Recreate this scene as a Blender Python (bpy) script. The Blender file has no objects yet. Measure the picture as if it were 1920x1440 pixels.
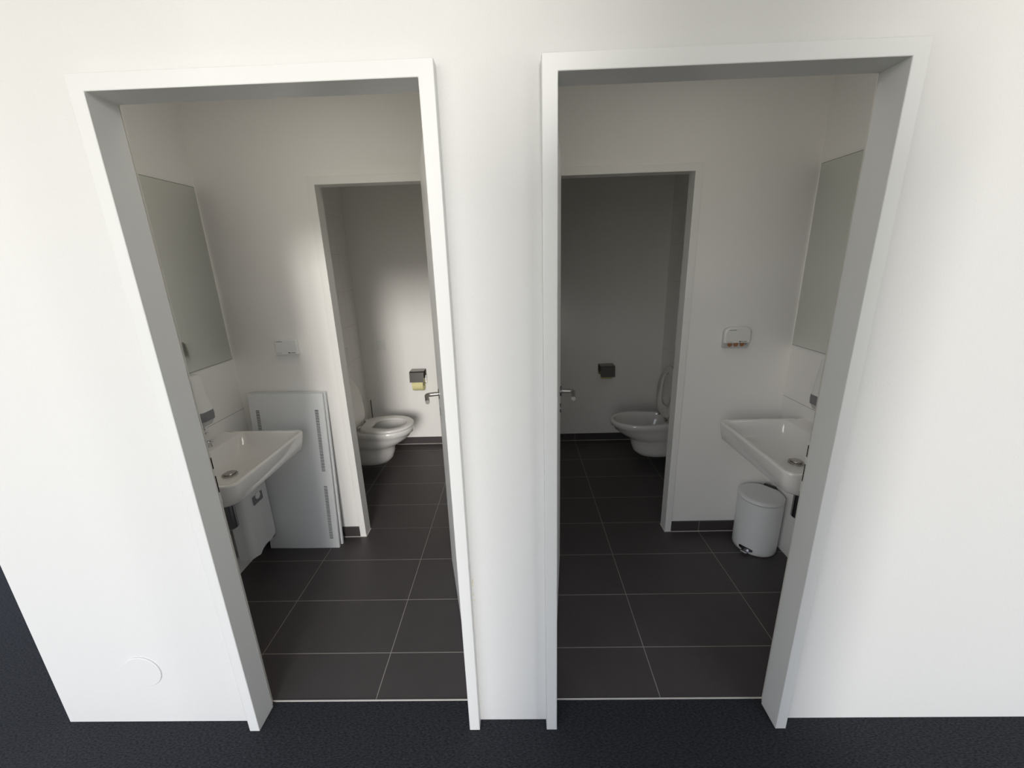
import bpy, bmesh, math, random
from mathutils import Matrix, Vector

sc = bpy.context.scene
PI = math.pi

# ------------------------------------------------------------------ camera
FOC = 741.948
cam_data = bpy.data.cameras.new('camera')
cam = bpy.data.objects.new('camera', cam_data)
sc.collection.objects.link(cam)
sc.camera = cam
cam_data.sensor_fit = 'HORIZONTAL'
cam_data.sensor_width = 36.0
cam_data.lens = 36.0 * FOC / 1920.0
cam_data.shift_x = 4.68 / 1920.0
cam_data.shift_y = -20.73 / 1920.0
cam_data.clip_start = 0.02
PITCH, YAW, ROLL = 0.2701, 0.0237, 0.0319
Rz = Matrix.Rotation(YAW, 3, 'Z')
Rx = Matrix.Rotation(-PITCH, 3, 'X')
Ry = Matrix.Rotation(ROLL, 3, 'Y')
Rbase = Matrix.Rotation(PI / 2, 3, 'X')
cam.matrix_world = Matrix.Translation((-0.0231, -1.0912, 1.7163)) @ (Rz @ Rx @ Ry @ Rbase).to_4x4()

# ------------------------------------------------------------------ world: overcast sky above, pale ground below
world = bpy.data.worlds.new('daylight')
sc.world = world
world.use_nodes = True
wn, wl = world.node_tree.nodes, world.node_tree.links
wn.clear()
w_out = wn.new('ShaderNodeOutputWorld')
w_bg = wn.new('ShaderNodeBackground')
w_tc = wn.new('ShaderNodeTexCoord')
w_sep = wn.new('ShaderNodeSeparateXYZ')
w_ramp = wn.new('ShaderNodeValToRGB')
w_map = wn.new('ShaderNodeMapRange')
w_map.inputs['From Min'].default_value = -1.0
w_map.inputs['From Max'].default_value = 1.0
wl.new(w_tc.outputs['Generated'], w_sep.inputs[0])
wl.new(w_sep.outputs['Z'], w_map.inputs['Value'])
wl.new(w_map.outputs[0], w_ramp.inputs[0])
wl.new(w_ramp.outputs[0], w_bg.inputs[0])
wl.new(w_bg.outputs[0], w_out.inputs[0])
e = w_ramp.color_ramp.elements
e[0].position = 0.0; e[0].color = (0.30, 0.28, 0.22, 1)
e[1].position = 1.0; e[1].color = (0.42, 0.54, 0.78, 1)
k = w_ramp.color_ramp.elements.new(0.485); k.color = (0.42, 0.40, 0.34, 1)
k = w_ramp.color_ramp.elements.new(0.505); k.color = (1.0, 0.97, 0.92, 1)
k = w_ramp.color_ramp.elements.new(0.64); k.color = (1.0, 0.98, 0.96, 1)
k = w_ramp.color_ramp.elements.new(0.78); k.color = (0.54, 0.67, 0.92, 1)
w_bg.inputs[1].default_value = 2.0

# daylight enters through the two window openings in the back wall (portals only guide the sampling)
WINS = [(-3.3, 0.50), (1.15, 3.6)]
WZ0, WZ1, WALLB, WTH = 0.10, 3.35, -2.4, 0.10
PX0, PX1, PY0, PY1, PZ = 0.11, 1.22, -1.50, -1.36, 2.44        # unseen blocker added behind the camera to keep sun off the right doorway
for a, b in WINS:
    ld = bpy.data.lights.new('window_portal', 'AREA')
    ld.shape = 'RECTANGLE'; ld.size = b - a; ld.size_y = WZ1 - WZ0
    ld.cycles.is_portal = True
    lo = bpy.data.objects.new('window_portal', ld)
    sc.collection.objects.link(lo)
    lo.location = ((a + b) / 2, WALLB - WTH - 0.02, (WZ0 + WZ1) / 2)
    lo.rotation_euler = (PI / 2, 0, 0)      # -Z points to +Y, into the room

ld = bpy.data.lights.new('window_portal', 'AREA')
ld.shape = 'RECTANGLE'; ld.size = 4.0; ld.size_y = 2.6; ld.cycles.is_portal = True
lo = bpy.data.objects.new('window_portal', ld); sc.collection.objects.link(lo)
lo.location = (-4.33, 1.2, 1.6); lo.rotation_euler = (PI / 2, 0, -PI / 2)

# hazy low sun coming through the left window
sd = bpy.data.lights.new('hazy_sun', 'SUN')
sd.energy = 1.12; sd.angle = 0.23; sd.color = (1.0, 0.955, 0.90)
so = bpy.data.objects.new('hazy_sun', sd)
sc.collection.objects.link(so)
so.rotation_euler = Vector((-0.125, 1.0, -0.27)).to_track_quat('-Z', 'Y').to_euler()

sc.view_settings.view_transform = 'Standard'
sc.view_settings.look = 'None'
sc.view_settings.gamma = 1.0
sc.view_settings.use_curve_mapping = False
sc.view_settings.exposure = 0.62
sc.cycles.max_bounces = 12
sc.cycles.diffuse_bounces = 8
sc.cycles.glossy_bounces = 4
sc.cycles.caustics_reflective = False
sc.cycles.caustics_refractive = False
sc.cycles.use_denoising = True

# ------------------------------------------------------------------ materials
def new_mat(name, col, rough=0.5, metal=0.0, spec=0.5):
    m = bpy.data.materials.new(name)
    m.use_nodes = True
    b = m.node_tree.nodes['Principled BSDF']
    b.inputs['Base Color'].default_value = (*col, 1)
    b.inputs['Roughness'].default_value = rough
    b.inputs['Metallic'].default_value = metal
    b.inputs['Specular IOR Level'].default_value = spec
    return m

def add_bump(m, scale, strength, dist=0.001, detail=3.0, stretch=None):
    n, l = m.node_tree.nodes, m.node_tree.links
    g = n.new('ShaderNodeNewGeometry')
    no = n.new('ShaderNodeTexNoise')
    no.inputs['Scale'].default_value = scale
    no.inputs['Detail'].default_value = detail
    src = g.outputs['Position']
    if stretch:
        mp = n.new('ShaderNodeMapping'); mp.inputs['Scale'].default_value = stretch
        l.new(src, mp.inputs[0]); src = mp.outputs[0]
    l.new(src, no.inputs['Vector'])
    b = n.new('ShaderNodeBump')
    b.inputs['Strength'].default_value = strength
    b.inputs['Distance'].default_value = dist
    l.new(no.outputs['Fac'], b.inputs['Height'])
    l.new(b.outputs[0], n['Principled BSDF'].inputs['Normal'])
    return no

def math_n(m, op, a, b=None, c=None):
    n = m.node_tree.nodes.new('ShaderNodeMath'); n.operation = op
    for i, v in enumerate((a, b, c)):
        if v is None: continue
        if isinstance(v, (int, float)): n.inputs[i].default_value = v
        else: m.node_tree.links.new(v, n.inputs[i])
    return n.outputs[0]

def line_mask(m, coord, offset, period, half):
    """1 where coord lies within `half` of offset + k*period"""
    t = math_n(m, 'SUBTRACT', coord, offset)
    t = math_n(m, 'DIVIDE', t, period)
    f = math_n(m, 'SUBTRACT', t, math_n(m, 'ROUND', t))
    f = math_n(m, 'MULTIPLY', math_n(m, 'ABSOLUTE', f), period)
    return math_n(m, 'LESS_THAN', f, half)

def tile_mat(name, col, grout, ax_a, off_a, per_a, ax_b, off_b, per_b, half=0.0017, rough=0.45, var=0.12, bump=0.4):
    m = new_mat(name, col, rough)
    n, l = m.node_tree.nodes, m.node_tree.links
    g = n.new('ShaderNodeNewGeometry')
    s = n.new('ShaderNodeSeparateXYZ')
    l.new(g.outputs['Position'], s.inputs[0])
    ma = line_mask(m, s.outputs[ax_a], off_a, per_a, half)
    mb = line_mask(m, s.outputs[ax_b], off_b, per_b, half)
    mk = math_n(m, 'MAXIMUM', ma, mb)
    no = n.new('ShaderNodeTexNoise'); no.inputs['Scale'].default_value = 9.0; no.inputs['Detail'].default_value = 6.0
    l.new(g.outputs['Position'], no.inputs['Vector'])
    mr = n.new('ShaderNodeMapRange'); mr.inputs['To Min'].default_value = 1 - var; mr.inputs['To Max'].default_value = 1 + var
    l.new(no.outputs['Fac'], mr.inputs['Value'])
    mul = n.new('ShaderNodeMix'); mul.data_type = 'RGBA'; mul.blend_type = 'MULTIPLY'
    mul.inputs['Factor'].default_value = 1.0
    mul.inputs['A'].default_value = (*col, 1)
    l.new(mr.outputs[0], mul.inputs['B'])
    mx = n.new('ShaderNodeMix'); mx.data_type = 'RGBA'
    l.new(mk, mx.inputs['Factor'])
    l.new(mul.outputs['Result'], mx.inputs['A'])
    mx.inputs['B'].default_value = (*grout, 1)
    l.new(mx.outputs['Result'], n['Principled BSDF'].inputs['Base Color'])
    r = math_n(m, 'MULTIPLY_ADD', mk, 0.9 - rough, rough)
    l.new(r, n['Principled BSDF'].inputs['Roughness'])
    bp = n.new('ShaderNodeBump'); bp.inputs['Strength'].default_value = bump; bp.inputs['Distance'].default_value = 0.001
    bp.invert = True
    l.new(mk, bp.inputs['Height'])
    l.new(bp.outputs[0], n['Principled BSDF'].inputs['Normal'])
    return m

M = {}
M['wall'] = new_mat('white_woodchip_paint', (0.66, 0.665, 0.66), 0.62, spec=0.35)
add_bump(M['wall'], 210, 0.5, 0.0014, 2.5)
M['dark_blocker'] = new_mat('dark_blocker_paint', (0.05, 0.05, 0.052), 0.8, spec=0.2)  # kept dark so the added blocker bounces little light into the right cubicle
M['frame_inner'] = new_mat('white_frame_lacquer', (0.83, 0.825, 0.80), 0.36)
M['room_wall'] = new_mat('white_wall_paint', (0.86, 0.85, 0.825), 0.75, spec=0.3)
add_bump(M['room_wall'], 60, 0.06, 0.001, 3.0)
M['ceiling'] = new_mat('ceiling_paint', (0.82, 0.82, 0.80), 0.85, spec=0.2)
M['frame'] = new_mat('white_lacquered_steel', (0.69, 0.70, 0.695), 0.34, spec=0.5)
M['leaf'] = new_mat('white_laminate_door', (0.74, 0.74, 0.73), 0.4)
M['seal'] = new_mat('beige_rubber_seal', (0.72, 0.68, 0.60), 0.6)
M['silicone'] = new_mat('pale_sealant', (0.66, 0.63, 0.58), 0.6)
M['ceramic'] = new_mat('white_ceramic', (0.80, 0.79, 0.77), 0.10, spec=0.6)
M['ceramic'].node_tree.nodes['Principled BSDF'].inputs['Coat Weight'].default_value = 0.4
M['seat'] = new_mat('white_seat_plastic', (0.80, 0.79, 0.76), 0.22)
M['chrome'] = new_mat('chrome', (0.75, 0.75, 0.76), 0.10, 1.0)
M['steel'] = new_mat('brushed_steel', (0.50, 0.48, 0.46), 0.32, 1.0)
M['grey_steel'] = new_mat('grey_steel', (0.25, 0.24, 0.235), 0.3, 1.0)
M['dark_steel'] = new_mat('dark_mirror_steel', (0.22, 0.22, 0.23), 0.22, 1.0)
M['black'] = new_mat('black_plastic', (0.012, 0.012, 0.012), 0.5)
M['hole'] = new_mat('dark_recess', (0.01, 0.01, 0.01), 0.9, spec=0.0)
M['plastic'] = new_mat('white_plastic', (0.78, 0.79, 0.77), 0.35)
M['grey_plastic'] = new_mat('smoky_grey_plastic', (0.20, 0.20, 0.215), 0.25)
M['clear_plastic'] = new_mat('milky_plastic', (0.55, 0.56, 0.56), 0.3)
M['enamel'] = new_mat('white_enamelled_steel', (0.74, 0.75, 0.75), 0.28)
M['panel'] = new_mat('white_powder_coated_sheet', (0.76, 0.78, 0.79), 0.45)
M['paper'] = new_mat('yellow_paper', (0.78, 0.74, 0.40), 0.95, spec=0.1)
add_bump(M['paper'], 400, 0.3)
M['card'] = new_mat('grey_cardboard', (0.25, 0.2, 0.15), 0.9)
M['bag'] = new_mat('white_plastic_bag', (0.74, 0.75, 0.75), 0.35)
add_bump(M['bag'], 14, 0.5, 0.01, 2.0, (1, 3.0, 0.25))
M['plaster'] = new_mat('brown_sticking_plaster', (0.36, 0.16, 0.08), 0.8)
M['ink'] = new_mat('black_print', (0.015, 0.015, 0.015), 0.6)
M['grey_ink'] = new_mat('grey_print', (0.30, 0.30, 0.28), 0.6)
M['water'] = new_mat('bowl_water', (0.30, 0.30, 0.28), 0.05)
M['window'] = new_mat('white_window_frame', (0.8, 0.8, 0.8), 0.4)
M['chip'] = new_mat('yellowed_filler', (0.62, 0.58, 0.44), 0.8)

m = new_mat('mirror_glass', (0.80, 0.83, 0.79), 0.0, 1.0); M['mirror'] = m
m = new_mat('mirror_edge', (0.03, 0.035, 0.03), 0.3); M['mirror_edge'] = m

# needle-felt carpet, dark grey with a fleck
m = new_mat('anthracite_needle_felt', (0.04, 0.042, 0.047), 0.95, spec=0.15); M['carpet'] = m
n, l = m.node_tree.nodes, m.node_tree.links
g = n.new('ShaderNodeNewGeometry')
mp = n.new('ShaderNodeMapping'); mp.inputs['Scale'].default_value = (0.35, 1.0, 1.0); mp.inputs['Rotation'].default_value = (0, 0, -0.35)
l.new(g.outputs['Position'], mp.inputs[0])
no = n.new('ShaderNodeTexNoise'); no.inputs['Scale'].default_value = 260; no.inputs['Detail'].default_value = 6
l.new(mp.outputs[0], no.inputs['Vector'])
rp = n.new('ShaderNodeValToRGB')
rp.color_ramp.elements[0].position = 0.33; rp.color_ramp.elements[0].color = (0.014, 0.0145, 0.0165, 1)
rp.color_ramp.elements[1].position = 0.72; rp.color_ramp.elements[1].color = (0.046, 0.0475, 0.055, 1)
l.new(no.outputs['Fac'], rp.inputs[0]); l.new(rp.outputs[0], n['Principled BSDF'].inputs['Base Color'])
bp = n.new('ShaderNodeBump'); bp.inputs['Strength'].default_value = 0.45; bp.inputs['Distance'].default_value = 0.002
l.new(no.outputs['Fac'], bp.inputs['Height']); l.new(bp.outputs[0], n['Principled BSDF'].inputs['Normal'])

TC, GC = (0.061, 0.053, 0.054), (0.30, 0.275, 0.24)
M['tile_L'] = tile_mat('dark_floor_tile', TC, GC, 'X', -0.6455, 0.6, 'Y', 0.316, 0.3)
M['tile_LW'] = tile_mat('dark_floor_tile_back', TC, GC, 'X', -0.6455, 0.6, 'Y', 1.486, 0.297)
M['tile_R'] = tile_mat('dark_floor_tile', TC, GC, 'X', 0.5183, 0.6, 'Y', 0.333, 0.3)
M['tile_skirt_L'] = tile_mat('dark_skirting_tile', TC, GC, 'X', -0.6455, 0.6, 'Z', 5.0, 10.0)
M['tile_skirt_R'] = tile_mat('dark_skirting_tile', TC, GC, 'X', 0.5183, 0.6, 'Z', 5.0, 10.0)
WT, WG = (0.84, 0.83, 0.81), (0.66, 0.65, 0.62)
M['wall_tile'] = tile_mat('white_wall_tile', WT, WG, 'Y', 0.53, 0.6, 'Z', 0.92, 0.3033, half=0.0013, rough=0.3, var=0.02, bump=0.3)

M['splash_tile'] = tile_mat('smooth_white_wall', WT, (0.45, 0.44, 0.42), 'Y', 9.0, 30.0, 'Z', 0.92, 9.0, half=0.0016, rough=0.4, var=0.01, bump=0.3)

# ------------------------------------------------------------------ mesh helpers
def box(bm, x0, x1, y0, y1, z0, z1):
    vs = [bm.verts.new(p) for p in ((x0, y0, z0), (x1, y0, z0), (x1, y1, z0), (x0, y1, z0),
                                    (x0, y0, z1), (x1, y0, z1), (x1, y1, z1), (x0, y1, z1))]
    for f in ((3, 2, 1, 0), (4, 5, 6, 7), (0, 1, 5, 4), (1, 2, 6, 5), (2, 3, 7, 6), (3, 0, 4, 7)):
        bm.faces.new([vs[i] for i in f])

def loft(bm, rings, cap0=True, cap1=True, closed=True):
    R = [[bm.verts.new(p) for p in r] for r in rings]
    n = len(R[0])
    for a, b in zip(R, R[1:]):
        for i in range(n if closed else n - 1):
            j = (i + 1) % n
            bm.faces.new((a[i], a[j], b[j], b[i]))
    if cap0: bm.faces.new(list(reversed(R[0])))
    if cap1: bm.faces.new(R[-1])
    return R

def circ(c, axis, r, n=24, r2=None):
    a = Vector(axis).normalized()
    u = a.orthogonal().normalized(); v = a.cross(u)
    r2 = r if r2 is None else r2
    return [tuple(Vector(c) + u * math.cos(t) * r + v * math.sin(t) * r2) for t in [2 * PI * i / n for i in range(n)]]

def cyl(bm, p0, p1, r, n=24, r1=None, bev=0.0):
    p0, p1 = Vector(p0), Vector(p1); d = (p1 - p0); u = d.normalized()
    r1 = r if r1 is None else r1
    if bev > 0:
        loft(bm, [circ(p0, d, r - bev, n), circ(p0 + u * bev, d, r, n), circ(p1 - u * bev, d, r1, n), circ(p1, d, r1 - bev, n)])
    else:
        loft(bm, [circ(p0, d, r, n), circ(p1, d, r1, n)])

def tube(bm, pts, r, n=14):
    pts = [Vector(p) for p in pts]
    rings, prev = [], None
    for i, p in enumerate(pts):
        if i == 0: d = pts[1] - p
        elif i == len(pts) - 1: d = p - pts[-2]
        else: d = (pts[i + 1] - p).normalized() + (p - pts[i - 1]).normalized()
        d.normalize()
        u = d.orthogonal().normalized() if prev is None else (prev - d * prev.dot(d)).normalized()
        prev = u; v = d.cross(u)
        rings.append([tuple(p + u * math.cos(t) * r + v * math.sin(t) * r) for t in [2 * PI * k / n for k in range(n)]])
    loft(bm, rings)

def arc_pts(p0, corner, p1, rad, n=6):
    """polyline p0 -> rounded corner -> p1"""
    p0, c, p1 = Vector(p0), Vector(corner), Vector(p1)
    a = c + (p0 - c).normalized() * rad; b = c + (p1 - c).normalized() * rad
    out = [p0]
    for i in range(n + 1):
        t = i / n
        out.append(a * (1 - t) ** 2 + c * 2 * t * (1 - t) + b * t * t)
    out.append(p1)
    return out

def rrect(x0, x1, y0, y1, z, r, n=6, rb=None):
    """rounded rectangle, CCW; r = radius at the x1 side, rb = radius at the x0 side"""
    rb = r if rb is None else rb
    pts = []
    for cx, cy, a0, rr in ((x1 - r, y1 - r, 0, r), (x0 + rb, y1 - rb, 90, rb), (x0 + rb, y0 + rb, 180, rb), (x1 - r, y0 + r, 270, r)):
        for i in range(n + 1):
            t = math.radians(a0 + 90 * i / n)
            pts.append((cx + rr * math.cos(t), cy + rr * math.sin(t), z))
    return pts

def obj(name, bm, mat, parent=None, smooth=None, bevel=None, sub=0, xf=None):
    bmesh.ops.recalc_face_normals(bm, faces=bm.faces)
    if xf is not None: bm.transform(xf)
    if xf is not None and xf.determinant() < 0: bmesh.ops.reverse_faces(bm, faces=bm.faces)
    me = bpy.data.meshes.new(name); bm.to_mesh(me); bm.free()
    o = bpy.data.objects.new(name, me); sc.collection.objects.link(o)
    for mm in (mat if isinstance(mat, (list, tuple)) else [mat]): me.materials.append(mm)
    if parent is not None: o.parent = parent
    if bevel:
        b = o.modifiers.new('bevel', 'BEVEL'); b.width = bevel; b.segments = 2; b.limit_method = 'ANGLE'; b.angle_limit = math.radians(40)
    if sub:
        s = o.modifiers.new('subdivision', 'SUBSURF'); s.levels = sub; s.render_levels = sub
    if smooth is not None:
        me.polygons.foreach_set('use_smooth', [True] * len(me.polygons))
        if smooth < 180:
            me.set_sharp_from_angle(angle=math.radians(smooth))
    return o

def BM(): return bmesh.new()

def boxes(name, mat, lst, parent=None, bevel=None, xf=None):
    bm = BM()
    for b in lst: box(bm, *b)
    return obj(name, bm, mat, parent, bevel=bevel, xf=xf)

def thing(name, label, cat, loc=(0, 0, 0), group=None, rotz=0.0):
    o = bpy.data.objects.new(name, None); sc.collection.objects.link(o)
    o.empty_display_size = 0.05
    o.location = loc; o.rotation_euler = (0, 0, rotz)
    o['label'] = label; o['category'] = cat
    if group: o['group'] = group
    return o

def tag(o, label, cat, group=None):
    o['label'] = label; o['category'] = cat
    if group: o['group'] = group
    return o

def struct(name, mat, lst, label, cat, bevel=None):
    o = boxes(name, mat, lst, bevel=bevel)
    o['kind'] = 'structure'; o['label'] = label; o['category'] = cat
    return o

# ------------------------------------------------------------------ measured places
L0, L1, R0, R1, H = -1.0604, -0.2443, 0.0884, 0.9074, 2.15        # the two entrance openings
YW, YB = 0.0367, 0.113                                            # faces of the front wall
XLW, XRW = -1.694, 1.53                                           # washroom side walls
YP, YPB = 1.142, 1.205                                            # partition to the toilets
WL0, WL1, WR0, WR1, HW = -1.059, -0.30, 0.12, 0.9026, 2.14        # the two inner openings
XWL, XWR, YE = -1.5, 1.32, 2.536                                  # toilet side and back walls
XD0, XD1 = -0.17, 0.03                                            # dividing wall
ZC, ZR = 3.5, 2.66                                               # ceilings
CL = (-4.2, 4.2)                                                  # long room in x

# ------------------------------------------------------------------ the setting
o = struct('floor', M['carpet'], [(CL[0], CL[1], WALLB, YW, -0.05, 0), (CL[0], -1.854, YW, 3.4, -0.05, 0),
        (L0 - .02, L1 + .02, YW, 0.1075, -0.05, 0), (R0 - .02, R1 + .02, YW, 0.1075, -0.05, 0)],
       'anthracite grey needle felt carpet in front of both doorways', 'carpet')
struct('floor', M['tile_L'], [(XLW, XD0, 0.1105, 1.216, -0.05, 0)], 'dark brown grey floor tiles in the left washroom', 'tiled floor')
struct('floor', M['tile_LW'], [(XWL, XD0, 1.216, YE, -0.05, 0)], 'dark floor tiles under the toilet in the left cubicle', 'tiled floor')
struct('floor', M['tile_R'], [(XD1, XRW, 0.1105, YE, -0.05, 0)], 'almost black floor tiles in the right washroom and cubicle', 'tiled floor')
for nm, a, b, lab in (('trim_1', L0, L1, 'thin pale edging strip between carpet and tiles in the left doorway'),
                      ('trim_2', R0, R1, 'thin pale edging strip between carpet and tiles in the right doorway')):
    struct(nm, M['silicone'], [(a - .015, b + .015, 0.1065, 0.1115, -0.02, 0.0022)], lab, 'threshold strip')
struct('ceiling', M['ceiling'], [(CL[0], CL[1], WALLB, 3.4, ZC, ZC + .1)], 'white ceiling of the room in front of the doorways', 'ceiling')
struct('ceiling', M['ceiling'], [(XLW, XRW, YB, YE, ZR, ZR + .1)], 'white ceiling over both washrooms', 'ceiling')

o_ = 0.021
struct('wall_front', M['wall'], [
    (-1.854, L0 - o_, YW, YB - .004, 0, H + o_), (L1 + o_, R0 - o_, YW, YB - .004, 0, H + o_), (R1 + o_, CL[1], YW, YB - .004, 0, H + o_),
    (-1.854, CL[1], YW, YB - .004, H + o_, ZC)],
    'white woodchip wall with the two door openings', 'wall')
struct('wall_left', M['splash_tile'], [(-1.72, XLW, YB - .004, YP, 0, ZR)], 'white side wall behind the left washbasin with one fine horizontal joint', 'wall')
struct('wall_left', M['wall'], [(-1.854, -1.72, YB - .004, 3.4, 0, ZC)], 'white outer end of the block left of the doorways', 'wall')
struct('wall_left', M['wall_tile'], [(-1.72, XWL, YPB, YE, 0, ZR)], 'white tiled wall the left toilet hangs on', 'wall')
struct('wall_right', M['splash_tile'], [(XRW, XRW + .1, YB - .004, YP, 0, ZR)], 'white side wall behind the right washbasin with one fine horizontal joint', 'wall')
struct('wall_right', M['wall_tile'], [(XWR, XRW + .1, YPB, YE, 0, ZR)], 'white tiled wall the right toilet hangs on', 'wall')
struct('wall_middle', M['room_wall'], [(XD0, XD1, YB - .004, YE, 0, ZR)], 'white wall dividing the two washrooms', 'wall')
q = 0.016
struct('wall_partition', M['room_wall'], [
    (XLW - .02, WL0 - q, YP, YPB, 0, ZR), (WL1 + q, XD0, YP, YPB, 0, ZR), (WL0 - q, WL1 + q, YP, YPB, HW + q, ZR)],
    'white partition between left washroom and its toilet cubicle', 'wall')
struct('wall_partition', M['room_wall'], [
    (XD1, WR0 - q, YP, YPB, 0, ZR), (WR1 + q, XRW + .02, YP, YPB, 0, ZR), (WR0 - q, WR1 + q, YP, YPB, HW + q, ZR)],
    'white partition between right washroom and its toilet cubicle', 'wall')
struct('wall_rear', M['room_wall'], [(XWL - .2, XD0, YE, YE + .1, 0, ZR)], 'white rear wall of the left toilet cubicle', 'wall')
struct('wall_rear', M['room_wall'], [(XD1, XWR + .2, YE, YE + .1, 0, ZR)], 'dim rear wall of the right toilet cubicle', 'wall')
# the long room around the camera
bw = []
xs = [CL[0]]
for a, b in WINS:
    bw.append((xs[-1], a, WALLB - WTH, WALLB, 0, ZC)); bw.append((a, b, WALLB - WTH, WALLB, 0, WZ0)); bw.append((a, b, WALLB - WTH, WALLB, WZ1, ZC)); xs.append(b)
bw.append((xs[-1], CL[1], WALLB - WTH, WALLB, 0, ZC))
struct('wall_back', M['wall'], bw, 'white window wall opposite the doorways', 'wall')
struct('sun_blocker', M['dark_blocker'], [(PX0, PX1, PY0, PY1, 0, PZ)], 'added dark blocker behind the camera, shading the right doorway from the sun', 'wall')
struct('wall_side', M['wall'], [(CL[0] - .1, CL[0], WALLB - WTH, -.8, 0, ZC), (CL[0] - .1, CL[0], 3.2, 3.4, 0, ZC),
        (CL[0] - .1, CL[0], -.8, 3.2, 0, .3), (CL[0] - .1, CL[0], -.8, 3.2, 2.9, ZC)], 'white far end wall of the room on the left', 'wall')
wx = (CL[0] - .08, CL[0] - .02)
struct('window_3', M['window'], [(*wx, -.8, 3.2, .3, .35), (*wx, -.8, 3.2, 2.85, 2.9), (*wx, -.8, -.75, .3, 2.9), (*wx, 3.15, 3.2, .3, 2.9), (*wx, 1.17, 1.23, .3, 2.9)],
       'white window frame in the end wall on the left', 'window')
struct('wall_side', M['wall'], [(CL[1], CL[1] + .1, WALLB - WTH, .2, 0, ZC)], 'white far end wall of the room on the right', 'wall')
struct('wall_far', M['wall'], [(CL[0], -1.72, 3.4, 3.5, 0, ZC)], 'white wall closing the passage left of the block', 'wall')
for i, (a, b) in enumerate(WINS):
    y0, y1 = WALLB - .075, WALLB - .02
    parts = [(a, b, y0, y1, WZ0, WZ0 + .05), (a, b, y0, y1, WZ1 - .05, WZ1), (a, a + .05, y0, y1, WZ0, WZ1), (b - .05, b, y0, y1, WZ0, WZ1)]
    nm = 3 if i == 0 else 1
    for kk in range(1, nm):
        xm = a + (b - a) * kk / nm
        parts.append((xm - .03, xm + .03, y0, y1, WZ0, WZ1))
    struct('window_%d' % (i + 1), M['window'], parts, ['wide white window frame behind the camera on the left', 'narrower white window frame behind the camera on the right'][i], 'window')

# skirting tiles (with the pale joint along the floor)
def skirting(name, mat, x0, x1, y, label):
    o = struct(name, mat, [(x0, x1, y - .010, y, 0.004, 0.073)], label, 'skirting tiles')
    bm = BM(); box(bm, x0, x1, y - .012, y, 0, 0.004)
    obj('sealant_joint', bm, M['silicone'], o)
    return o
skirting('baseboard_left', M['tile_skirt_L'], XLW, WL0 - .041, YP, 'dark tile skirting left of the inner doorway, left washroom')
skirting('baseboard_rear', M['tile_skirt_L'], XWL, XD0, YE, 'dark tile skirting along the rear of the left cubicle')
skirting('baseboard_right', M['tile_skirt_R'], WR1 + .041, XRW, YP, 'black looking tile skirting beside the pedal bin')
skirting('baseboard_rear', M['tile_skirt_R'], XD1, XWR, YE, 'dark tile skirting along the rear of the right cubicle')

# ------------------------------------------------------------------ doors
def frame_sweep(bm, x0, x1, h, prof):
    rings = [[(x0 - o, y, 0) for o, y in prof], [(x0 - o, y, h + o) for o, y in prof],
             [(x1 + o, y, h + o) for o, y in prof], [(x1 + o, y, 0) for o, y in prof]]
    loft(bm, rings)

PF = [(0, 0), (.039, 0), (.039, YW), (.020, YW), (.020, YB - .004), (.045, YB - .004), (.045, YB), (.015, YB), (.015, .089), (0, .089)]
PW = [(0, 1.134), (.040, 1.134), (.040, YP), (.0155, YP), (.0155, YPB), (.040, YPB), (.040, 1.213), (0, 1.213)]

def doorway(name, x0, x1, h, prof, label, mat=None):
    d = thing(name, label, 'door'); d['kind'] = 'structure'
    bm = BM(); frame_sweep(bm, x0, x1, h, prof)
    obj('door_frame', bm, mat or M['frame'], d, bevel=0.002, smooth=30)
    return d

def lever_handle(parent, base, n_dir, l_dir, length=.115, mat=None):
    """rose + neck + lever; base on leaf face, n_dir out of the leaf, l_dir along the leaf"""
    mat = mat or M['steel']
    b, n, ld = Vector(base), Vector(n_dir).normalized(), Vector(l_dir).normalized()
    bm = BM()
    tube(bm, arc_pts(b + n * .004, b + n * .068, b + n * .068 + ld * length, .020, 8), .0105, 16)
    h = obj('door_handle', bm, mat, parent, smooth=40)
    bm = BM(); cyl(bm, b, b + n * .009, .026, 28, bev=.002)
    obj('handle_rose', bm, M['dark_steel'], h, smooth=40)
    return h

def leaf(parent, A, B, side, z0, z1, th=.04):
    A, B = Vector((A[0], A[1], 0)), Vector((B[0], B[1], 0))
    d = (B - A).normalized(); nn = Vector((d.y, -d.x, 0)) * side        # body lies on this side of the seen face
    bm = BM()
    low = [A, B, B + nn * th, A + nn * th]
    loft(bm, [[(p.x, p.y, z0) for p in low], [(p.x, p.y, z1) for p in low]])
    o = obj('door_leaf', bm, M['leaf'], parent, bevel=.0015)
    return o, d, nn

# left entrance
d1 = doorway('door_1', L0, L1, H, PF, 'left entrance doorway with white steel frame and its door open inwards')
lf, d, nn = leaf(d1, (L1 - .001, .118), (-.452, .897), 1, .006, H + .010)
Lp = Vector((L1 - .001, .140, 0)) + d * .71
lever_handle(lf, (Lp.x, Lp.y, 1.085), -nn, -d)
Lq = Lp + nn * .04
lever_handle(lf, (Lq.x, Lq.y, 1.085), nn, -d)
bm = BM(); cyl(bm, (Lp.x, Lp.y, .99), (Lp.x - nn.x * .007, Lp.y - nn.y * .007, .99), .024, 24, bev=.002)
obj('lock_rose', bm, M['dark_steel'], lf, smooth=40)
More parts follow.
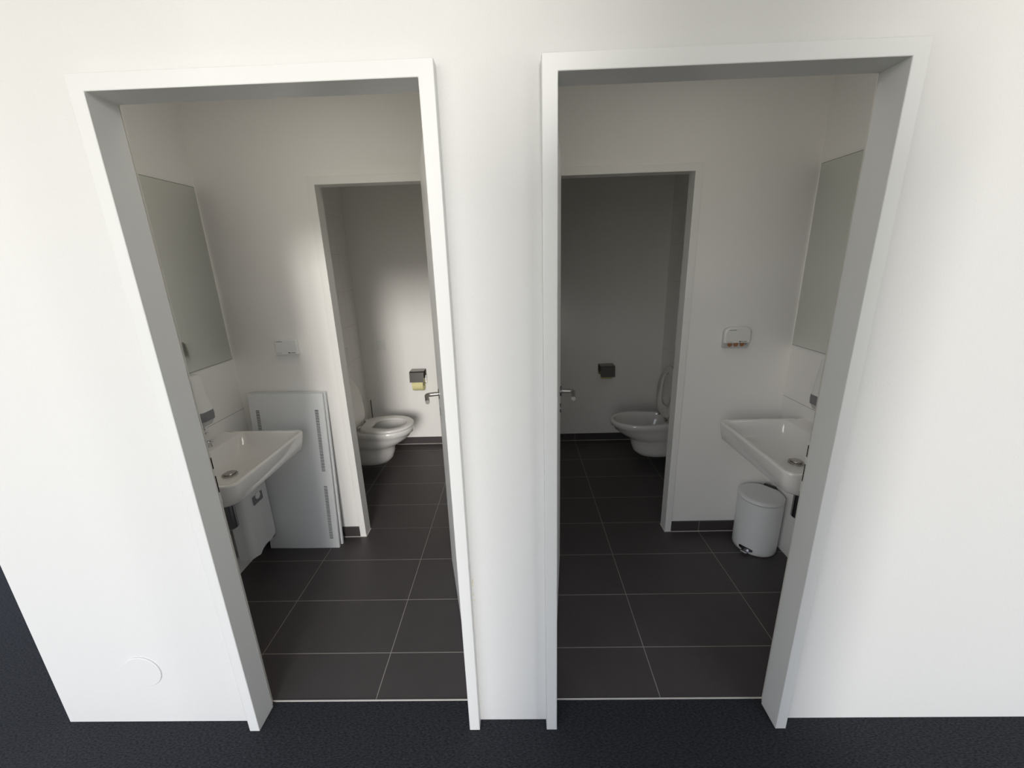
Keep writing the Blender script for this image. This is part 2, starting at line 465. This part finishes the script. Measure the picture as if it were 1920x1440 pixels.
# right entrance
d2 = doorway('door_2', R0, R1, H, PF, 'right entrance doorway with white steel frame and its door folded back')
A2, B2 = (R0 + .001, .118), (.199, .934)
rf, d, nn = leaf(d2, A2, B2, -1, .006, H + .010)
Rp = Vector((A2[0], A2[1], 0)) + d * .72
lever_handle(rf, (Rp.x, Rp.y, 1.082), -nn, -d)
Rq = Rp + nn * .04
lever_handle(rf, (Rq.x, Rq.y, 1.082), nn, -d, length=.09)
bm = BM(); cyl(bm, (Rp.x, Rp.y, .99), (Rp.x - nn.x * .007, Rp.y - nn.y * .007, .99), .024, 24, bev=.002)
obj('lock_rose', bm, M['dark_steel'], rf, smooth=40)

# rubber seals and strike plates in the rebates, hinges on the hinge side
def seal(parent, x0, x1, h):
    bm = BM()
    r = .0032
    ring = [(.0105 + r * math.cos(t), .0985 + r * math.sin(t)) for t in [2 * PI * i / 8 for i in range(8)]]
    frame_sweep(bm, x0, x1, h, ring)
    obj('door_seal', bm, M['seal'], parent, smooth=60)
seal(d1, L0, L1, H); seal(d2, R0, R1, H)

def strike(parent, x, s, ztop):
    bm = BM(); box(bm, min(x, x + s * .0012), max(x, x + s * .0012), .0965, .1125, ztop - .175, ztop + .012)
    p = obj('strike_plate', bm, M['frame'], parent)
    for z0, z1 in ((ztop - .045, ztop - .003), (ztop - .135, ztop - .072)):
        bm = BM(); xx = x + s * .0014
        box(bm, min(x, xx), max(x, xx), .0985, .1115, z0, z1)
        obj('latch_slot', bm, M['hole'], p)
strike(d1, L0 - .015, 1, 1.115)
strike(d2, R1 + .015, -1, 1.115)

def hinge(parent, x, y, z):
    bm = BM(); cyl(bm, (x, y, z - .045), (x, y, z + .045), .0085, 16, bev=.0015)
    obj('door_hinge', bm, M['steel'], parent, smooth=40)
for z in (.28, 1.86):
    hinge(d1, L1 - .001, .124, z); hinge(d2, R0 + .001, .124, z)

# inner doorways
d3 = doorway('door_3', WL0, WL1, HW, PW, 'inner doorway with white frame in front of the left toilet', M['frame_inner'])
d4 = doorway('door_4', WR0, WR1, HW, PW, 'inner doorway with white frame in front of the dark right toilet', M['frame_inner'])
for dd, x0, x1 in ((d3, WL0, WL1), (d4, WR0, WR1)):
    bm = BM()
    for xa, s in ((x0, 1), (x1, -1)):
        a, b = sorted((xa - s * .041, xa + s * .003))
        box(bm, a, b, 1.1305, 1.134, 0, .003)
        a, b = sorted((xa, xa + s * .003))
        box(bm, a, b, 1.134, 1.216, 0, .003)
    obj('sealant_joint', bm, M['silicone'], dd)

# ------------------------------------------------------------------ washbasins
def washbasin(xw, s, yc, label, cat_group):
    """xw: wall plane, s: +1 basin points to +x, -1 to -x"""
    t = thing('washbasin', label, 'washbasin', (xw, yc, 0))
    S = Matrix.Diagonal((s, 1, 1, 1))
    D, Wd, Z = .462, .298, .85
    bm = BM()
    def rr(x0, x1, w, z, r, rb=.004): return rrect(x0, x1, -w, w, z, r, 7, rb)
    rings = [rr(0, D * .48, .15, Z - .175, .05, .01), rr(0, D * .62, .20, Z - .163, .06, .01), rr(0, D - .075, .250, Z - .135, .06), rr(0, D - .034, .280, Z - .112, .055), rr(0, D - .012, .291, Z - .094, .050),
             rr(0, D - .004, .295, Z - .050, .048), rr(0, D, .298, Z - .010, .046), rr(0, D - .001, .297, Z - .004, .045), rr(.002, D - .005, .293, Z, .042),
             rr(.100, D - .020, .279, Z - .001, .036, .03), rr(.104, D - .025, .273, Z - .006, .034, .032),
             rr(.118, D - .045, .250, Z - .045, .04, .04), rr(.135, D - .075, .215, Z - .085, .05, .05), rr(.160, D - .130, .150, Z - .104, .06, .06),
             rr(.195, D - .230, .018, Z - .112, .016, .016)]
    loft(bm, rings)
    obj('basin_bowl', bm, M['ceramic'], t, smooth=50, xf=S)
    # drain
    bm = BM()
    c = (.215, 0, Z - .110)
    loft(bm, [circ((c[0], 0, Z - .112), (0, 0, 1), .034, 28), circ((c[0], 0, Z - .104), (0, 0, 1), .034, 28), circ((c[0], 0, Z - .103), (0, 0, 1), .031, 28),
              circ((c[0], 0, Z - .107), (0, 0, 1), .024, 28)])
    dr = obj('drain', bm, M['steel'], t, smooth=40, xf=S)
    bm = BM(); cyl(bm, (c[0], 0, Z - .1068), (c[0], 0, Z - .1060), .0235, 24)
    obj('drain_opening', bm, M['hole'], dr, xf=S)
    bm = BM(); cyl(bm, (c[0], 0, Z - .1055), (c[0], 0, Z - .0975), .0255, 28, bev=.002)
    obj('drain_plug', bm, M['steel'], dr, smooth=40, xf=S)
    # tap
    bm = BM()
    cyl(bm, (.052, 0, Z - .002), (.052, 0, Z + .085), .024, 28, r1=.021, bev=.003)
    tube(bm, [(.055, 0, Z + .045), (.10, 0, Z + .058), (.150, 0, Z + .064), (.160, 0, Z + .060)], .0125, 16)
    cyl(bm, (.154, 0, Z + .062), (.154, 0, Z + .045), .011, 16)
    fa = obj('tap', bm, M['chrome'], t, smooth=40, xf=S)
    bm = BM()
    loft(bm, [rrect(.032, .072, -.019, .019, Z + .087, .010), rrect(.030, .075, -.020, .020, Z + .100, .010), rrect(.036, .070, -.015, .015, Z + .106, .008)])
    loft(bm, [[(.06, -.012, Z + .090), (.06, .012, Z + .090), (.06, .012, Z + .101), (.06, -.012, Z + .101)],
              [(.155, -.009, Z + .113), (.155, .009, Z + .113), (.155, .009, Z + .118), (.155, -.009, Z + .118)]])
    obj('tap_lever', bm, M['chrome'], fa, smooth=40, xf=S)
    # bottle trap and waste pipe under the basin
    bm = BM()
    cyl(bm, (.160, 0, Z - .16), (.160, 0, .56), .016, 20)
    cyl(bm, (.160, 0, .60), (.160, 0, .435), .031, 28, bev=.006)
    tube(bm, [(.160, 0, .545), (.10, 0, .545), (.004, 0, .545)], .016, 16)
    cyl(bm, (0.0, 0, .545), (.008, 0, .545), .034, 28, bev=.002)
    obj('bottle_trap', bm, M['dark_steel'], t, smooth=40, xf=S)
    return t
washbasin(XLW, 1, .660, 'white ceramic washbasin in left washroom, beside the leaning white panels', None)
washbasin(XRW, -1, .668, 'white ceramic washbasin in right washroom, above the pedal bin', None)

# ------------------------------------------------------------------ mirrors
def mirror(xw, s, y0, y1, z0, z1, label):
    t = thing('wall_mirror', label, 'mirror', (xw, (y0 + y1) / 2, z0))
    a, b = (y0 - y1) / 2, (y1 - y0) / 2
    S = Matrix.Diagonal((s, 1, 1, 1))
    boxes('mirror_backing', M['mirror_edge'], [(0.0005, .0045, a, b, 0, z1 - z0)], t, xf=S)
    boxes('mirror_glass', M['mirror'], [(.0046, .0060, a + .0022, b - .0022, .0022, z1 - z0 - .0022)], t, xf=S)
    return t
mirror(XLW, 1, .23, 1.130, 1.229, 2.149, 'large frameless mirror above the left washbasin')
mirror(XRW, -1, .23, 1.130, 1.226, 2.152, 'large frameless mirror above the right washbasin')

# ------------------------------------------------------------------ soap dispensers
def dispenser(xw, s, yc, label, dz=0):
    t = thing('soap_dispenser', label, 'soap dispenser', (xw, yc, .97 + dz))
    S = Matrix.Diagonal((s, 1, 1, 1))
    def r(d, w, z, rad=.035, rb=.006): return rrect(0, d, -w, w, z, rad, 7, rb)
    bm = BM(); loft(bm, [r(.118, .054, .082), r(.116, .0535, .088), r(.108, .050, .17), r(.100, .047, .25), r(.092, .043, .262), r(.078, .036, .268)])
    c = obj('cover', bm, M['plastic'], t, smooth=50, xf=S)
    bm = BM(); cyl(bm, (.060, 0, .2675), (.060, 0, .2695), .007, 16)
    obj('lock_button', bm, M['grey_plastic'], c, xf=S)
    bm = BM(); loft(bm, [r(.117, .054, .034), r(.119, .055, .060), r(.1175, .0545, .081)])
    w_ = obj('level_window', bm, M['grey_plastic'], t, smooth=50, xf=S)
    bm = BM(); loft(bm, [r(.08, .038, .002, .03), r(.105, .048, .008), r(.115, .053, .033)])
    obj('push_bar', bm, M['clear_plastic'], t, smooth=50, xf=S)
    bm = BM(); cyl(bm, (.075, 0, .004), (.075, 0, -.020), .010, 16, r1=.006)
    obj('nozzle', bm, M['plastic'], t, smooth=50, xf=S)
    return t
dispenser(XLW, 1, .740, 'white wall soap dispenser with grey band above the left washbasin')
dispenser(XRW, -1, .750, 'white wall soap dispenser with grey band above the right washbasin')

# ------------------------------------------------------------------ sticking plaster dispensers on the partitions
def marks(parent, x, z, lst, y, mat):
    bm = BM()
    for a, b, h in lst: box(bm, x + a, x + b, y - .0004, y, z - h / 2, z + h / 2)
    return obj('print', bm, mat, parent)
random.seed(4)
def word(n, w, h):
    out, x = [], 0
    for i in range(n):
        ww = w / n * random.uniform(.55, .8)
        out.append((x, x + ww, h * random.uniform(.6, 1.0))); x += w / n
    return out

# left: plain rectangular one
t = thing('plaster_dispenser', 'white rectangular sticking plaster dispenser with small print above the leaning panels', 'dispenser', (-1.351, YP, 1.249))
bm = BM(); loft(bm, [[(p[0], -.004 + 0 * p[1], p[1]) for p in []] or [(-.060, 0, 0), (.060, 0, 0), (.060, 0, .085), (-.060, 0, .085)],
                     [(-.064, -.030, 0), (.064, -.030, 0), (.064, -.030, .085), (-.064, -.030, .085)]])
ca = obj('casing', bm, M['plastic'], t, bevel=.003, smooth=30)
marks(ca, -.052, .076, word(8, .036, .004), -.0303, M['ink'])
marks(ca, -.058, .010, word(6, .030, .003), -.0303, M['grey_ink'])
marks(ca, .016, .011, [(-.006, 0, .0065)] + word(6, .034, .0035), -.0303, M['ink'])
# right: rounded one, open at the bottom with three brown plasters showing
t = thing('plaster_dispenser', 'white rounded sticking plaster dispenser with three brown plasters sticking out', 'dispenser', (1.203, YP, 1.215))
def rr_xz(x0, x1, z0, z1, y, rb, rt):
    return [(p[0], y, p[1]) for p in [(a, b) for a, b, _ in rrect(0, z1 - z0, -(x1 - x0) / 2, (x1 - x0) / 2, 0, rt, 6, rb)] for p in [((x0 + x1) / 2 + p[1], z0 + p[0])]]
bm = BM(); loft(bm, [rr_xz(-.068, .070, .000, .118, 0, .012, .028), rr_xz(-.068, .070, .000, .118, -.022, .012, .028)])
ba = obj('back_tray', bm, M['clear_plastic'], t, bevel=.002, smooth=30)
bm = BM(); loft(bm, [rr_xz(-.070, .072, .032, .120, -.020, .006, .030), rr_xz(-.070, .072, .032, .120, -.034, .006, .030), rr_xz(-.066, .068, .035, .116, -.038, .005, .028)])
ca = obj('cover', bm, M['plastic'], t, smooth=40)
marks(ca, -.050, .106, word(8, .040, .0045), -.0384, M['ink'])
marks(ca, -.056, .040, word(6, .032, .003), -.0384, M['grey_ink'])
marks(ca, .016, .041, [(-.006, 0, .0065)] + word(6, .036, .0035), -.0384, M['ink'])
for i in range(3):
    bm = BM(); x = -.034 + i * .034
    loft(bm, [[(x - .012, y, .034), (x + .012, y, .034), (x + .011, y, .018), (x + .006, y, .011), (x - .006, y, .011), (x - .011, y, .018)] for y in (-.0225, -.028)])
    pl = obj('sticking_plaster', bm, M['plaster'], t)
marks(ba, .052, .024, [(0, .0025, .016), (.006, .008, .012)], -.0226, M['ink'])

# ------------------------------------------------------------------ leaning perforated sheet panels
def leaning_panel(x, y, lean, roll, label):
    t = thing('sheet_panel', label, 'panel', (x, y, 0), group=None)
    W, HH, T = .444, 1.02, .0015
    w = W / 2
    cols = ((-w + .034, -w + .056), (w - .056, w - .034))
    blocks = ((HH - .100, 40), (HH - .590, 37))
    pitch, slot = .0099, .0048
    bm = BM()
    for a, b in ((-w, cols[0][0]), (cols[0][1], cols[1][0]), (cols[1][1], w)): box(bm, a, b, 0, T, 0, HH)
    for ci, (a, b) in enumerate(cols):
        z = HH
        for top, nsl in (blocks[:1] if ci == 0 else blocks):
            box(bm, a, b, 0, T, top, z)
            zz = top
            for i in range(nsl):
                z1 = zz - slot
                z2 = zz - pitch
                if i < nsl - 1: box(bm, a, b, 0, T, z2, z1)
                zz = z2
            z = zz + pitch - slot
        box(bm, a, b, 0, T, 0, z)
    sh = obj('perforated_sheet', bm, M['panel'], t)
    bm = BM()
    box(bm, -w, -w + T, T, .014, 0, HH); box(bm, w - T, w, T, .014, 0, HH)
    box(bm, -w + T, w - T, T, .014, HH - T, HH); box(bm, -w + T, w - T, T, .014, 0, T)
    obj('folded_edge', bm, M['panel'], t)
    bm = BM()
    for a, b in cols: box(bm, a - .006, b + .006, .004, .005, .05 if a > 0 else .5, HH - .08)
    obj('slot_shade_strip', bm, M['black'], t)  # black strip put in for the shade behind the slots
    t.rotation_euler = (-lean, roll, 0)
    return t
leaning_panel(-1.4165, 1.030, math.atan(.066 / 1.01), .016, 'white perforated sheet metal panel leaning on the wall, the front one')
leaning_panel(-1.409, 1.064, math.atan(.052 / 1.01), .016, 'second white sheet metal panel, mostly hidden behind the front one')

# ------------------------------------------------------------------ wall bin with white bag under the left basin
t = thing('waste_bag_holder', 'slim wall hung waste holder with a white bag below the left washbasin', 'bin', (-1.660, .912, .112))
def dense(r):
    out = []
    for i in range(len(r)):
        a, b = Vector(r[i]), Vector(r[(i + 1) % len(r)])
        nseg = max(1, int((b - a).length / .008))
        for j in range(nseg): out.append(tuple(a.lerp(b, j / nseg)))
    return out
N = 14
bm = BM()
base = dense(rrect(.0, .088, -.120, .116, 0, .022, 5, .012))
rings = []
for i in range(N + 1):
    f = i / N; rg = []
    for x, y, _ in base:
        fold = .0045 * math.sin(y * 62 + f * 1.2) * (1 if x > .055 else .25) * (1 - .5 * f)
        sl = .014 * (y / .12) * (1 - f)
        rg.append((x + fold, y, .010 + .430 * f + (.009 * math.sin(y * 55 + 1) + sl if i == 0 else 0)))
    rings.append(rg)
loft(bm, rings)
obj('plastic_bag', bm, M['bag'], t, smooth=60)
bm = BM(); box(bm, -.004, .092, -.124, .116, .440, .452)
obj('holder_rim', bm, M['plastic'], t, bevel=.003)
bm = BM(); box(bm, -.034, -.003, -.07, .07, .36, .45)
obj('wall_bracket', bm, M['plastic'], t, bevel=.003)
bm = BM(); box(bm, .0885, .0925, -.026, .055, .300, .352)
lb = obj('grey_label', bm, M['grey_plastic'], t, bevel=.001)
bm = BM(); cyl(bm, (.0925, .013, .344), (.0945, .013, .344), .021, 24)
obj('round_tab', bm, M['plastic'], lb, smooth=40)
bm = BM(); box(bm, .045, .070, .095, .113, -.012, .020)
obj('lower_bracket', bm, M['grey_plastic'], t, bevel=.002)

# ------------------------------------------------------------------ pedal bin, right washroom
t = thing('pedal_bin', 'round white pedal bin standing under the right washbasin', 'bin', (1.397, 1.000, 0))
bm = BM()
def ringz(r, z, n=48): return [(r * math.cos(2 * PI * i / n), r * math.sin(2 * PI * i / n), z) for i in range(n)]
loft(bm, [ringz(.112, .002), ringz(.1165, .006), ringz(.1175, .03), ringz(.1195, .330), ringz(.1195, .336)])
bd = obj('bin_body', bm, M['enamel'], t, smooth=50)
bm = BM(); loft(bm, [ringz(.1180, .336), ringz(.1180, .3385), ringz(.1165, .3385), ringz(.1165, .336)])
obj('lid_gap', bm, M['black'], bd)
bm = BM(); loft(bm, [ringz(.1205, .3390), ringz(.1210, .3420), ringz(.1205, .352), ringz(.117, .3565), ringz(.10, .3595), ringz(.05, .3615), ringz(.01, .362)])
ld = obj('bin_lid', bm, M['enamel'], t, smooth=50)
pa = math.atan2(-.065, -.085)
Rp_ = Matrix.Rotation(pa, 4, 'Z')
# recess and pedal at the front foot of the bin
bm = BM()
n = 14; lo, hi = [], []
rng = [(-.33 + .66 * i / n) for i in range(n + 1)]
def arcpt(a, r, z): return (r * math.cos(a), r * math.sin(a), z)
rings = []
for a in rng:
    e_ = math.sqrt(max(0, 1 - (a / .335) ** 2)) ** .5
    zc, hh = .031, .011 * e_ + .0008
    rings.append([arcpt(a, .1176, zc - hh), arcpt(a, .1188, zc - hh), arcpt(a, .1188, zc + hh), arcpt(a, .1176, zc + hh)])
loft(bm, rings)
rc = obj('pedal_recess', bm, M['dark_steel'], t, xf=Rp_)
bm = BM()
loft(bm, [rrect(.100, .142, -.020, .020, .012, .012), rrect(.100, .142, -.020, .020, .018, .012), rrect(.102, .139, -.017, .017, .0195, .010)])
obj('pedal', bm, M['chrome'], t, smooth=40, xf=Rp_)
bm = BM()
ha = pa + PI
Rh = Matrix.Rotation(math.radians(38), 4, 'Z')
loft(bm, [rrect(.108, .138, -.035, .035, .322, .008), rrect(.106, .140, -.037, .037, .350, .008), rrect(.108, .130, -.032, .032, .362, .008)])
obj('lid_hinge', bm, M['black'], t, smooth=40, xf=Rh)

# ------------------------------------------------------------------ toilets
def egg(x0, x1, w, z, wb=None, xm=None, n=40, p=2.0):
    """closed outline: rounded front at x1, flatter back at x0"""
    wb = w * .86 if wb is None else wb
    xm = x0 + (x1 - x0) * .56 if xm is None else xm
    pts = []
    h = n // 2
    for i in range(h + 1):                       # front half ellipse, from -y to +y
        t = -PI / 2 + PI * i / h
        pts.append((xm + (x1 - xm) * max(0, math.cos(t)) ** (2 / p), w * math.sin(t), z))
    k = n - h - 1
    for i in range(1, k + 1):                    # back, from +y round to -y (rounded box)
        t = PI / 2 + PI * i / (k + 1)
        c, s_ = math.cos(t), math.sin(t)
        ex = .42
        x = xm + (xm - x0) * -abs(c) ** ex
        y = (w + (wb - w) * min(1, abs((x - xm) / (xm - x0 + 1e-6)))) * math.copysign(abs(s_) ** ex, s_)
        pts.append((x, y, z))
    return pts

def toilet(xw, s, yc, zr, seat_up, label):
    t = thing('wall_hung_toilet', label, 'toilet', (xw, yc, 0))
    S = Matrix.Diagonal((s, 1, 1, 1))
    K = 1.015
    bm = BM()
    out = [(-.330, .290, .075), (-.322, .325, .092), (-.285, .358, .106), (-.225, .378, .114), (-.178, .388, .120), (-.163, .405, .130), (-.150, .430, .142),
           (-.120, .475, .156), (-.085, .518, .168), (-.052, .541, .173), (-.045, .553, .181), (-.018, .557, .183), (-.004, .555, .182), (0, .549, .177)]
    rings = [egg(.001, x1 * K, w, zr + z, wb=w * (.95 if z < -.17 else .84)) for z, x1, w in out]
    inn = [(0, .075, .530, .155), (-.008, .082, .524, .150), (-.030, .080, .527, .151), (-.07, .095, .50, .140), (-.12, .12, .46, .118), (-.165, .15, .38, .085), (-.19, .18, .32, .055)]
    rings += [egg(x0, x1 * K, w, zr + z, wb=w * .8) for z, x0, x1, w in inn]
    loft(bm, rings)
    obj('bowl', bm, M['ceramic'], t, smooth=55, xf=S)
    bm = BM(); loft(bm, [egg(.135, .41 * K, .098, zr - .150, wb=.08), egg(.135, .41 * K, .098, zr - .1495, wb=.08)])
    obj('water_surface', bm, M['water'], t, xf=S)
    # seat ring, drawn flat; turned up round the hinge when raised
    def ringsolid(z0, z1):
        bm = BM()
        o1 = lambda z, d=0: egg(.142 + d, .568 - d, .187 - d, z, wb=.150 - d, xm=.345)
        i1 = lambda z, d=0: egg(.232 - d, .505 + d, .112 + d, z, wb=.092 + d, xm=.365)
        seq = [o1(z0, .004), o1(z0 + .004), o1(z1 - .007), o1(z1 - .002, .005), o1(z1, .013), i1(z1, .011), i1(z1 - .005, .002), i1(z0 + .005), i1(z0, .004)]
        R = loft(bm, seq + [seq[0]], cap0=False, cap1=False)
        bmesh.ops.remove_doubles(bm, verts=bm.verts, dist=1e-5)
        return bm
    def lidsolid(z0, z1):
        bm = BM()
        o1 = lambda z, d=0: egg(.142 + d, .570 - d, .189 - d, z, wb=.152 - d, xm=.345)
        loft(bm, [o1(z0, .012), o1(z0, .004), o1(z0 + .003), o1(z1 - .006), o1(z1 - .001, .006), o1(z1, .03), egg(.26, .44, .06, z1 + .002)])
        return bm
    hx, hz = .130, zr + .016
    def up(deg):
        return Matrix.Translation((hx, 0, hz)) @ Matrix.Rotation(-math.radians(deg), 4, 'Y') @ Matrix.Translation((-hx, 0, -hz))
    if seat_up:
        bm = ringsolid(zr + .004, zr + .024); bm.transform(up(96)); obj('toilet_seat', bm, M['seat'], t, smooth=50, xf=S)
        bm = lidsolid(zr + .026, zr + .040); bm.transform(up(100)); obj('toilet_lid', bm, M['seat'], t, smooth=50, xf=S)
    else:
        bm = ringsolid(zr + .003, zr + .028); obj('toilet_seat', bm, M['seat'], t, smooth=50, xf=S)
        bm = lidsolid(zr + .030, zr + .046); bm.transform(up(101)); obj('toilet_lid', bm, M['seat'], t, smooth=50, xf=S)
    for yy in (-.078, .078):
        bm = BM(); cyl(bm, (hx, yy - .022, hz), (hx, yy + .022, hz), .011, 16, bev=.002); cyl(bm, (hx, yy, zr), (hx, yy, hz), .010, 14)
        obj('seat_hinge', bm, M['steel'], t, smooth=40, xf=S)
    return t
toilet(XWL, 1, 2.035, .408, False, 'white wall hung toilet with seat down and lid up, left cubicle')
toilet(XWR, -1, 2.075, .410, True, 'white wall hung toilet with seat and lid raised, dark right cubicle')

def flush_plate(xw, s, yc, zc, label):
    t = thing('flush_plate', label, 'flush plate', (xw, yc, zc))
    S = Matrix.Diagonal((s, 1, 1, 1))
    bm = BM(); box(bm, 0, .012, -.123, .123, -.082, .082); p = obj('plate', bm, M['plastic'], t, bevel=.003, xf=S)
    for a, b in ((-.112, .030), (.036, .112)):
        bm = BM(); box(bm, .012, .016, a, b, -.07, .07); obj('flush_button', bm, M['plastic'], t, bevel=.002, xf=S)
flush_plate(XWL, 1, 2.115, .975, 'flush plate on the tiled wall above the left toilet')

# toilet brush behind the left toilet
t = thing('toilet_brush', 'toilet brush in its holder in the corner behind the left toilet', 'toilet brush', (-1.428, 2.415, 0))
bm = BM(); cyl(bm, (0, 0, 0), (0, 0, .26), .045, 28, bev=.004); obj('holder', bm, M['plastic'], t, smooth=40)
bm = BM(); cyl(bm, (0, 0, .26), (.004, 0, .515), .0055, 14, bev=.002); hd = obj('handle', bm, M['dark_steel'], t, smooth=40)

# blank cover plate on the rear wall
t = boxes('cover_plate', M['plastic'], [(-1.347, -1.262, YE - .006, YE, .963, 1.062)], bevel=.002)
tag(t, 'small square white cover plate on the rear wall, left cubicle', 'cover plate')

# ------------------------------------------------------------------ toilet paper holders
def paper_holder(x, z, rad, zr, flip, label, lab2):
    t = thing('paper_holder', label, 'toilet paper holder', (x, YE, z))
    bm = BM()
    W = .066                                     # bent cover sheet: back plate, top, front flap
    prof = [(0, -.095), (0, .0), (-.020, .003), (-.105, .000), (-.118, -.010), (-.128, -.100)]
    inner = [(-.0015, -.095), (-.0015, -.002), (-.020, .001), (-.104, -.0015), (-.1165, -.011), (-.1265, -.100)]
    ring = prof + inner[::-1]
    loft(bm, [[(-W, y, zz) for y, zz in ring], [(W, y, zz) for y, zz in ring]])
    obj('cover', bm, M['grey_steel'], t)
    bm = BM(); xx = W + .003
    zb = zr - z + .0135
    tube(bm, [(-flip * xx, -.004, -.055), (-flip * xx, -.045, -.060), (-flip * xx, -.0635, zb)], .0035, 10)
    tube(bm, [(-flip * (xx + .002), -.0645, zb), (flip * (W - .012), -.0645, zb)], .0045, 12)
    obj('roll_bar', bm, M['chrome'], t, smooth=40)
    t2 = thing('toilet_roll', lab2, 'toilet paper', (x, YE - .0645, zr))
    w2 = .050
    for nm, ra, rb, mat in (('paper', .021, rad, M['paper']), ('cardboard_core', .0192, .0209, M['card'])):
        bm = BM()
        rings = [circ((-w2, 0, 0), (1, 0, 0), ra, 40), circ((-w2, 0, 0), (1, 0, 0), rb, 40), circ((w2, 0, 0), (1, 0, 0), rb, 40), circ((w2, 0, 0), (1, 0, 0), ra, 40)]
        loft(bm, rings + [rings[0]], cap0=False, cap1=False)
        bmesh.ops.remove_doubles(bm, verts=bm.verts, dist=1e-6)
        obj(nm, bm, mat, t2, smooth=40)
    return t
paper_holder(-.968, .778, .058, .642, -1, 'dark steel toilet paper holder on the rear wall of the left cubicle', 'yellow toilet paper roll hanging in the left cubicle')
paper_holder(.795, .782, .040, .690, 1, 'dark steel toilet paper holder on the rear wall of the right cubicle', 'thin yellowish toilet paper roll in the dark right cubicle')

# ------------------------------------------------------------------ round blank cover low on the front wall
bm = BM()
loft(bm, [circ((-1.482, YW, .261), (0, 1, 0), .071, 64), circ((-1.482, YW - .0035, .261), (0, 1, 0), .071, 64), circ((-1.482, YW - .005, .261), (0, 1, 0), .0685, 64)])
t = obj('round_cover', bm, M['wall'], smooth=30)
tag(t, 'round white blanking cover low on the wall left of the doorways', 'cover plate')

# small filler chips beside the left door frame
bm = BM()
for z, w_, h in ((.660, .004, .012), (.646, .003, .02), (.600, .003, .008), (.575, .005, .006)):
    box(bm, -.203, -.203 + w_, YW - .0006, YW, z - h / 2, z + h / 2)
t = obj('filler_chip', bm, M['chip'])
tag(t, 'tiny yellowed chips of filler on wall at the right edge of the left door frame', 'wall mark'); t['kind'] = 'stuff'

# ------------------------------------------------------------------ weak fill lights, added overhead to brighten the two washrooms
M['fill_glow'] = new_mat('fill_lamp_diffuser', (0.9, 0.9, 0.88), 0.5)
b_ = M['fill_glow'].node_tree.nodes['Principled BSDF']
b_.inputs['Emission Color'].default_value = (1.0, 0.93, 0.83, 1)
b_.inputs['Emission Strength'].default_value = 1.0
def add_fill_lamp(x, y, watt, col, label):
    t = thing('fill_lamp', label, 'fill light', (x, y, ZR))
    bm = BM(); cyl(bm, (0, 0, -.03), (0, 0, 0), .23, 48, bev=.004)
    obj('fill_lamp_base', bm, M['plastic'], t, smooth=40)
    bm = BM(); loft(bm, [circ((0, 0, -.03), (0, 0, 1), .225, 48), circ((0, 0, -.055), (0, 0, 1), .218, 48), circ((0, 0, -.065), (0, 0, 1), .18, 48)])
    obj('fill_lamp_shade', bm, M['fill_glow'], t, smooth=60)
    ld = bpy.data.lights.new('fill_lamp_light', 'AREA'); ld.shape = 'DISK'; ld.size = .40; ld.energy = watt; ld.color = col
    lo = bpy.data.objects.new('fill_lamp_light', ld); sc.collection.objects.link(lo); lo.parent = t
    lo.location = (0, 0, -.067)
add_fill_lamp(-.95, .36, 1.25, (1.0, .93, .83), 'added round fill light under the left washroom ceiling')
add_fill_lamp(.80, .36, 0.8, (1.0, .97, .92), 'added round fill light under the right washroom ceiling')
